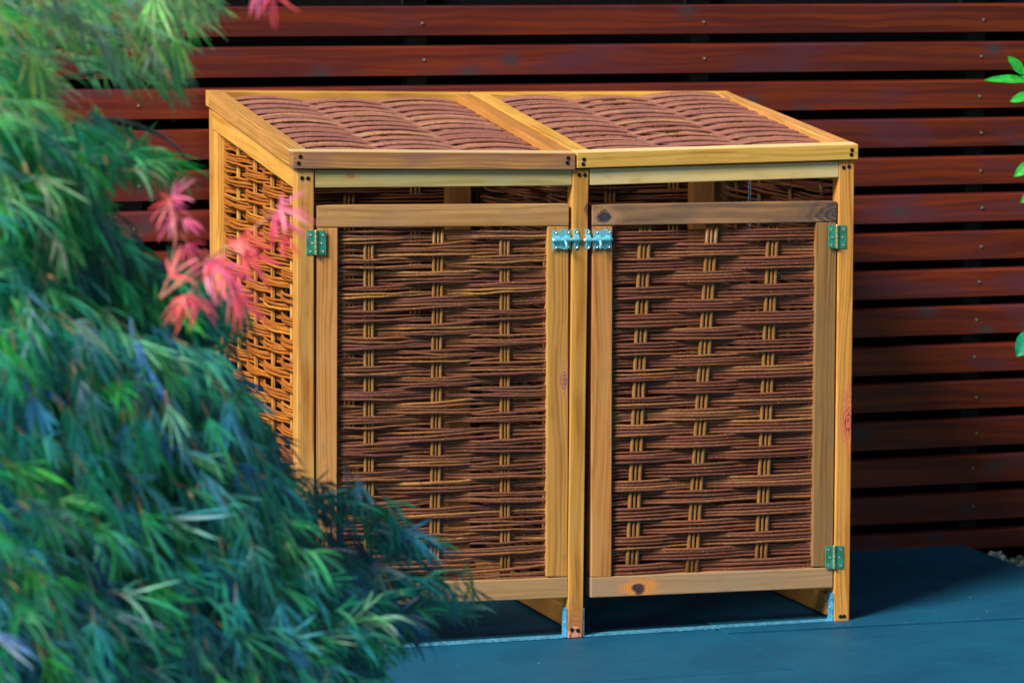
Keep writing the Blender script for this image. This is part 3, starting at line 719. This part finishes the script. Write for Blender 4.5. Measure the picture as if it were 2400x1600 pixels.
# ================================================================== JAPANESE MAPLE
maple = empty('japanese_maple', atd(60, 2600, 6.6))
maple.location.z = -.03
tag(maple, 'weeping cut-leaf maple with blue-green drooping leaves in the left foreground', 'tree')
MI = Matrix.Translation(-maple.location)
right = RC @ V((1, 0, 0)); upv = V((0, 0, 1)); toc = RC @ V((0, 0, 1))
class Leaves:
    def __init__(s): s.v = []; s.f = []; s.c = []
    def lobe(s, p, d, side, nor, ln, wd, droop, col, seg=5):
        b = len(s.v)
        pos = p.copy(); dr = d.copy()
        bend = side * (math.sin(p.x * 977 + p.z * 1313 + ln * 5000) * .55)
        for i in range(seg + 1):
            t = i / seg
            wv = wd * .5 * max(.25 if i == 0 else .03, math.sin(math.pi * min(1, t * .9 + .1)) ** .7)
            s.v += [pos - side * wv, pos + side * wv]
            cc = tuple(min(1, x * (1 + .3 * (t - .4))) for x in col)
            s.c += [cc] * 2
            dr = (dr + (V((0, 0, -1)) * droop + bend) / seg).normalized(); pos = pos + dr * (ln / seg)
        for i in range(seg):
            o = b + 2 * i; s.f.append((o, o + 1, o + 3, o + 2))
    def leaf(s, p, axis, nor, size, col, lobes=7, droop=.7, width=.14, stemcol=(.45, .22, .12), spread=1.25, R=rnd, stag=0.):
        side = axis.cross(nor).normalized(); nor = side.cross(axis).normalized()
        # petiole
        q = p - axis * size * .28 + V((0, 0, size * .05))
        s.strip(q, p, size * .008 + .0005, nor, stemcol)
        for k in range(lobes):
            a = (k / (lobes - 1) - .5) * 2 * spread
            d = (axis * math.cos(a) + side * math.sin(a) + nor * R.uniform(-.22, .12)).normalized()
            sd = d.cross(nor).normalized()
            ln = size * (1 - .42 * abs(a / spread) ** 1.4) * R.uniform(.85, 1.12)
            cc = tuple(x * R.uniform(.82, 1.2) for x in col)
            s.lobe(p + axis * size * stag * R.uniform(-.5, .5), d, sd, nor, ln, size * width * R.uniform(.75, 1.2), droop * R.uniform(.6, 1.4), cc)
    def strip(s, a, b, r, nor, col):
        d = (b - a).normalized(); sd = d.cross(nor)
        if sd.length < .01: sd = right.copy()
        sd.normalize(); o = len(s.v)
        s.v += [a - sd * r, a + sd * r, b + sd * r, b - sd * r]; s.c += [col] * 4; s.f.append((o, o + 1, o + 2, o + 3))
    def build(s, name, mat, parent):
        o = pymesh(name, [v - parent.location for v in s.v], s.f, mat, parent, True)
        a = o.data.color_attributes.new('col', 'FLOAT_COLOR', 'POINT')
        a.data.foreach_set('color', [q for c in s.c for q in (c[0], c[1], c[2], 1)])
        return o
def inside(pt, poly):
    x, y = pt; r = False; j = len(poly) - 1
    for i in range(len(poly)):
        xi, yi = poly[i]; xj, yj = poly[j]
        if (yi > y) != (yj > y) and x < (xj - xi) * (y - yi) / (yj - yi) + xi: r = not r
        j = i
    return r
def mixc(a, b, t): return tuple(x + (y - x) * t for x, y in zip(a, b))
PALE = [(.18, .42, .16), (.16, .46, .12), (.32, .44, .24), (.08, .42, .10), (.20, .40, .34)]
GREEN = [(.02, .27, .10), (.04, .40, .04), (.012, .22, .10), (.03, .33, .19), (.08, .44, .25)]
TEAL = [(.010, .18, .17), (.016, .25, .24), (.008, .14, .16), (.012, .22, .14), (.05, .32, .34), (.016, .28, .09)]
BLUE = [(.02, .17, .28), (.05, .28, .42), (.012, .16, .20), (.016, .22, .20)]
SAGE = [(.16, .40, .30), (.22, .42, .36), (.12, .40, .20)]
R = random.Random(5)
def crown(poly, n, dist, pals, size, seed_dir, spread=.35):
    us = [p[0] for p in poly]; vv = [p[1] for p in poly]; k = 0
    while k < n:
        u, v = R.uniform(min(us), max(us)), R.uniform(min(vv), max(vv))
        if not inside((u, v), poly): continue
        k += 1
        d0 = dist(u, v) + R.uniform(-spread, spread)
        p = atd(u, v, d0)
        a0 = seed_dir(u, v) + R.gauss(0, .38) + .9 * vn(u * .0045, v * .0045, d0 * 1.5)
        axis = (right * math.cos(a0) - upv * math.sin(a0) + toc * R.uniform(-.35, .55)).normalized()
        nor = (upv * R.uniform(.2, 1.) + toc * R.uniform(.2, 1.) - right * R.uniform(-.5, .5)).normalized()
        pal = pals(u, v) if R.random() > .05 else SAGE
        cl = vn(u * .006, v * .006, d0 * 2.) * .5 + .5 + R.uniform(-.25, .25)
        col = mixc(R.choice(pal), pal[min(len(pal) - 1, max(0, int(cl * len(pal))))], .55)
        col = tuple(min(.8, c * R.uniform(.75, 1.55)) for c in col)
        sz = size(u, v) * R.uniform(.75, 1.25)
        stem = (.50, .24, .12) if v < 520 else R.choice([(.16, .14, .07), (.05, .16, .09), (.30, .18, .10)])
        if R.random() < .5: LV.leaf(p - axis * sz * .45, axis, nor, sz, col, R.choice([7, 9, 9, 11]), R.uniform(.3, 1.5), R.uniform(.026, .052), stem, R.uniform(.30, .80), R, .9)
        else: LV.leaf(p - axis * sz * .45, axis, nor, sz, col, R.choice([5, 7, 7, 9]), R.uniform(.5, 1.7), R.uniform(.032, .070), stem, R.uniform(.55, 1.15), R, .25)
def DIST(u, v): return 6.35 + max(0, u) / 1200 * .9 - .25 * max(0, (v - 700)) / 900
LV = Leaves()
TOP = [(-200, -200), (500, -200), (520, 0), (470, 45), (380, 75), (300, 95), (200, 100), (100, 110), (60, 120), (-200, 110)]
TOP2 = [(40, 150), (120, 150), (150, 200), (120, 260), (60, 290), (-200, 330), (-200, 120)]
SPRAY = [(330, 100), (440, 120), (450, 190), (410, 215), (360, 170), (230, 165), (200, 140)]
MID = [(-200, 290), (90, 255), (190, 290), (300, 325), (400, 365), (440, 392), (380, 395), (290, 390), (220, 410), (240, 470), (280, 560), (-200, 640)]
MID2 = [(-200, 560), (300, 540), (350, 590), (400, 640), (560, 715), (590, 740), (520, 775), (430, 780), (350, 770), (200, 800), (-200, 820)]
MAIN = [(-200, 760), (420, 780), (540, 850), (590, 930), (640, 1030), (675, 1100), (700, 1160), (720, 1240), (800, 1340), (920, 1410), (900, 1450), (880, 1520), (890, 1700), (-200, 1800)]
TIP1 = [(700, 1130), (880, 1165), (960, 1210), (1030, 1260), (1040, 1290), (940, 1290), (820, 1270), (730, 1230)]
TIP2 = [(760, 1280), (900, 1320), (1050, 1365), (1150, 1390), (1130, 1420), (1020, 1420), (900, 1400), (780, 1370)]
TIP3 = [(760, 1380), (940, 1420), (1010, 1450), (990, 1490), (880, 1500), (760, 1490)]
dr = lambda u, v: .75 - .25 * min(1, max(0, u) / 900)
crown(TOP, 560, DIST, lambda u, v: PALE if R.random() < .88 else GREEN, lambda u, v: .085, lambda u, v: .55)
crown(SPRAY, 55, DIST, lambda u, v: PALE, lambda u, v: .085, lambda u, v: .8, .2)
crown(TOP2, 200, DIST, lambda u, v: PALE if R.random() < .6 else GREEN, lambda u, v: .085, lambda u, v: .7)
crown(MID, 900, DIST, lambda u, v: GREEN if R.random() < .75 else PALE, lambda u, v: .092, lambda u, v: .5)
crown(MID2, 950, DIST, lambda u, v: GREEN if R.random() < .55 else TEAL, lambda u, v: .092, lambda u, v: .45)
crown(MAIN, 6600, DIST, lambda u, v: (GREEN if R.random() < .42 else TEAL) if R.random() > .20 + .3 * max(0, 1 - u / 500) * max(0, (v - 1100) / 500) else BLUE, lambda u, v: .092, dr, .45)
for T_, n_ in ((TIP1, 62), (TIP2, 80), (TIP3, 60)):
    crown(T_, n_, DIST, lambda u, v: TEAL if R.random() < .6 else (BLUE if R.random() < .5 else GREEN), lambda u, v: .090, lambda u, v: .35, .15)
# seed keys and dead tips: small peach specks between the leaves
for i in range(240):
    u, v = R.uniform(-100, 1000), R.uniform(-50, 1600)
    if not any(inside((u, v), P_) for P_ in (TOP, TOP2, SPRAY, MID, MID2, MAIN)): continue
    p = atd(u, v, DIST(u, v) - R.uniform(.05, .45)); a0 = R.uniform(-.3, 1.6)
    ax = (right * math.cos(a0) - upv * math.sin(a0)).normalized()
    c_ = R.choice([(.52, .26, .14), (.48, .36, .18), (.40, .20, .14), (.55, .42, .30)])
    LV.lobe(p, ax, ax.cross(toc).normalized(), toc, R.uniform(.012, .035), R.uniform(.0015, .004), .8, c_, 4)
crown_o = LV.build('crown', M['leaf'], maple); crown_o['kind'] = 'stuff'
print('crown faces', len(LV.f))
# trunk and branches
def curve(pts, n=24):
    out = []
    P = [pts[0] * 2 - pts[1]] + pts + [pts[-1] * 2 - pts[-2]]
    for i in range(1, len(P) - 2):
        for k in range(n // (len(pts) - 1)):
            t = k / (n // (len(pts) - 1)); a_, b_, c_, d_ = P[i - 1], P[i], P[i + 1], P[i + 2]
            out.append(.5 * ((2 * b_) + (c_ - a_) * t + (2 * a_ - 5 * b_ + 4 * c_ - d_) * t * t + (3 * b_ - a_ - 3 * c_ + d_) * t ** 3))
    out.append(pts[-1]); return out
def branch(pts, r0, r1, mat, name='branch', sides=7):
    return tube(name, [p - maple.location for p in curve(pts, 24)], lambda t: r0 + (r1 - r0) * t, mat, maple, sides)
base = maple.location.copy(); fork = atd(-60, 1250, 6.6); top = atd(-40, 300, 6.6)
branch([base, base.lerp(fork, .5) + right * .04, fork, atd(-100, 800, 6.65), top], .05, .016, M['bark'], 'trunk', 10)
for pts in ([(-60, 1200), (150, 980), (350, 930), (560, 1000), (690, 1130)], [(-60, 1250), (200, 1130), (480, 1150), (690, 1228), (850, 1310), (975, 1375), (1100, 1400)],
            [(-100, 800), (60, 765), (180, 768), (260, 752), (340, 728), (376, 698)], [(-60, 1300), (250, 1300), (560, 1360), (800, 1450), (930, 1560)],
            [(-60, 500), (100, 330), (250, 280), (380, 320), (450, 385)], [(-40, 300), (120, 110), (300, 70), (420, 60), (500, 35), (520, -20)],
            [(-60, 420), (60, 220), (200, 175), (330, 165), (440, 200)]):
    near = pts[-1] == (376, 698)
    pts = [atd(u, v, DIST(u, v) - (.22 if near else -.02)) for u, v in pts]
    branch(pts, .006, .002, M['twig'])
for a_, b_, c_ in (((376, 698), (400, 640), (412, 560)), ((376, 698), (470, 620), (560, 590)), ((412, 560), (405, 500), (398, 470)), ((480, 612), (560, 560), (640, 500)), ((376, 700), (430, 660), (500, 625))):
    branch([atd(u, v, 6.05) for u, v in (a_, b_, c_)], .0028, .0014, M['twigpink'], 'twig', 6)
# young pink leaves
PINK = (.80, .085, .12); MAG = (.82, .16, .34)
def pink(u, v, a0, size, col, lobes=5, droop=.5, width=.15, spread=1.1, tc=.2, d=6.0):
    L = Leaves(); p = atd(u, v, d); axis = (right * math.cos(a0) - upv * math.sin(a0) + toc * tc).normalized()
    L.leaf(p, axis, (upv * .6 + toc * .8).normalized(), size * 1.12, col, lobes, droop, width, (.45, .12, .10), spread)
    return L.build('young_leaf', M['pink'], maple)
for a in ((400, 470, 2.75, .055, PINK), (402, 462, -.75, .050, MAG), (400, 478, .35, .042, MAG), (405, 520, 2.6, .040, MAG), (430, 515, .1, .040, MAG),
          (440, 570, .9, .062, (.70, .10, .22)), (480, 622, .25, .085, MAG), (500, 612, .75, .075, PINK), (400, 650, -.9, .06, PINK), (520, 640, .3, .07, MAG),
          (560, 560, -.15, .060, PINK), (640, 505, .12, .075, MAG), (655, 490, -.35, .070, MAG), (640, 520, .75, .060, PINK),
          (565, 590, .30, .070, PINK), (580, 585, .95, .065, PINK), (545, 575, -.55, .055, PINK), (660, 555, .55, .050, PINK),
          (560, 690, .75, .075, PINK), (545, 680, 1.3, .060, PINK), (450, 690, 1.9, .065, PINK), (470, 700, 1.2, .055, (.62, .12, .22)), (430, 700, 2.4, .05, PINK),
          (640, -12, 1.25, .062, PINK), (606, -18, 1.5, .045, MAG), (540, 700, .2, .06, (.60, .20, .30))):
    pink(*a, lobes=rnd.choice([5, 5, 7]), droop=rnd.uniform(.5, .9), width=rnd.uniform(.05, .08), tc=rnd.uniform(-.1, .5), spread=rnd.uniform(.9, 1.3))
branch([atd(u, v, 6.45) for u, v in ((480, -160), (600, -80), (640, -14))], .003, .0015, M['twigpink'], 'twig', 6)

# ================================================================== SHRUB AT THE RIGHT EDGE
shp = V((at(2440, 800, .45).x + .06, .45, -.04))
shrub = empty('leafy_shrub', shp); tag(shrub, 'bright green broad-leaved shrub reaching in at the right edge', 'shrub')
def shrubleaf(base, tip, wd, nor, col, curl=.25):
    n = 8; vs, fs, cs = [], [], []
    ax = tip - base; ln = ax.length; ax.normalize(); sd = ax.cross(nor).normalized(); nn = sd.cross(ax)
    if nn.dot(toc) < 0: nn = -nn
    for i in range(n + 1):
        t = i / n; wv = wd * .5 * max(.03, math.sin(math.pi * t ** .85) ** .7); wav = .05 * wd * math.sin(t * 17)
        m = base + ax * ln * t + nn * (-curl * ln * t * t)
        for q in (-1, -.5, 0, .5, 1):
            vs.append(m + sd * (wv * q) + nn * (abs(q) * wd * .12 + (wav * q if abs(q) == 1 else 0)) - shp); cs.append(tuple(c * (1.15 if q == 0 else rnd.uniform(.85, 1.1)) for c in col))
    for i in range(n):
        for k in range(4): o = i * 5 + k; fs.append((o, o + 1, o + 6, o + 5))
    ob = pymesh('leaf', vs, fs, M['shrubleaf'], shrub, True)
    a = ob.data.color_attributes.new('col', 'FLOAT_COLOR', 'POINT'); a.data.foreach_set('color', [q for c in cs for q in (c[0], c[1], c[2], 1)])
LG = (.03, .50, .06); LT = (.015, .42, .22)
ys = .45
for (b_, t_, w_, c_) in (((2398, 174), (2368, 132), .032, LG), ((2412, 190), (2318, 176), .026, LG), ((2420, 222), (2371, 232), .030, LG), ((2395, 160), (2402, 196), .016, LG),
                         ((2425, 380), (2379, 408), .034, LG), ((2432, 450), (2394, 470), .03, LG), ((2420, 775), (2384, 832), .052, LT)):
    shrubleaf(at(*b_, ys), at(*t_, ys - .01), w_, (toc + upv * .5).normalized(), c_)
stems = []
for k in range(7):
    tx = shp + V((rnd.uniform(-.03, .45), rnd.uniform(-.25, .25), rnd.uniform(1.0, 1.75)))
    if k == 0: tx = at(2404, 180, ys)
    mid = shp.lerp(tx, .5) + V((rnd.uniform(.0, .1), rnd.uniform(-.05, .05), 0))
    cv = curve([shp + V((.06 * k / 7, .03 * (k % 3), 0)), mid, tx], 20); stems.append(cv)
    tube('stem', [p - shp for p in cv], lambda t: .006 - .004 * t, M['stem'], shrub, 6)
for i in range(110):
    cv = stems[1 + i % 6]; p = cv[rnd.randrange(5, len(cv))]
    a_ = rnd.uniform(0, 6.28); d = V((math.cos(a_), math.sin(a_), rnd.uniform(-.5, .5))).normalized()
    tip = p + d * rnd.uniform(.05, .09)
    # keep the picture's right margin as sparse as it is
    c_ = RC.inverted() @ (tip - CAMP); u_ = 1200 + FPX * c_.x / -c_.z
    if u_ < 2412: continue
    shrubleaf(p, tip, rnd.uniform(.03, .045), V((d.y, -d.x, 1)).normalized(), mixc(LG, LT, rnd.random()))
# unseen leaf mass added to the shrub to block sky light from the fence
vs, fs, cs = [], [], []
for i in range(5200):
    p = V((rnd.uniform(.08, 1.3), rnd.uniform(-1.7, .45), rnd.uniform(.05, 2.35)))
    if vn(p.x * 2.2, p.y * 2.2, p.z * 2.2) < -.18: continue
    wp = p + shp; c_ = RC.inverted() @ (wp - CAMP)
    if 1200 + FPX * (c_.x - .06) / -c_.z < 2440: continue
    ax = V((rnd.gauss(0, 1), rnd.gauss(0, 1), rnd.gauss(-.3, .6))).normalized(); sd = ax.cross(V((rnd.gauss(0, .5), rnd.gauss(0, .5), 1))).normalized()
    ln = rnd.uniform(.06, .10); wd = ln * .28; o = len(vs); c0 = tuple(q * rnd.uniform(.4, .8) for q in mixc(LG, LT, rnd.random()))
    vs += [p, p + ax * ln * .35 + sd * wd, p + ax * ln * .7 + sd * wd * .8, p + ax * ln - V((0, 0, .01)), p + ax * ln * .7 - sd * wd * .8, p + ax * ln * .35 - sd * wd]; cs += [c0] * 6
    fs += [(o, o + 1, o + 2, o + 3), (o, o + 3, o + 4, o + 5)]
ob = pymesh('shading_foliage', vs, fs, M['shrubleaf'], shrub, True); ob['kind'] = 'stuff'
a = ob.data.color_attributes.new('col', 'FLOAT_COLOR', 'POINT'); a.data.foreach_set('color', [q for c in cs for q in (c[0], c[1], c[2], 1)])
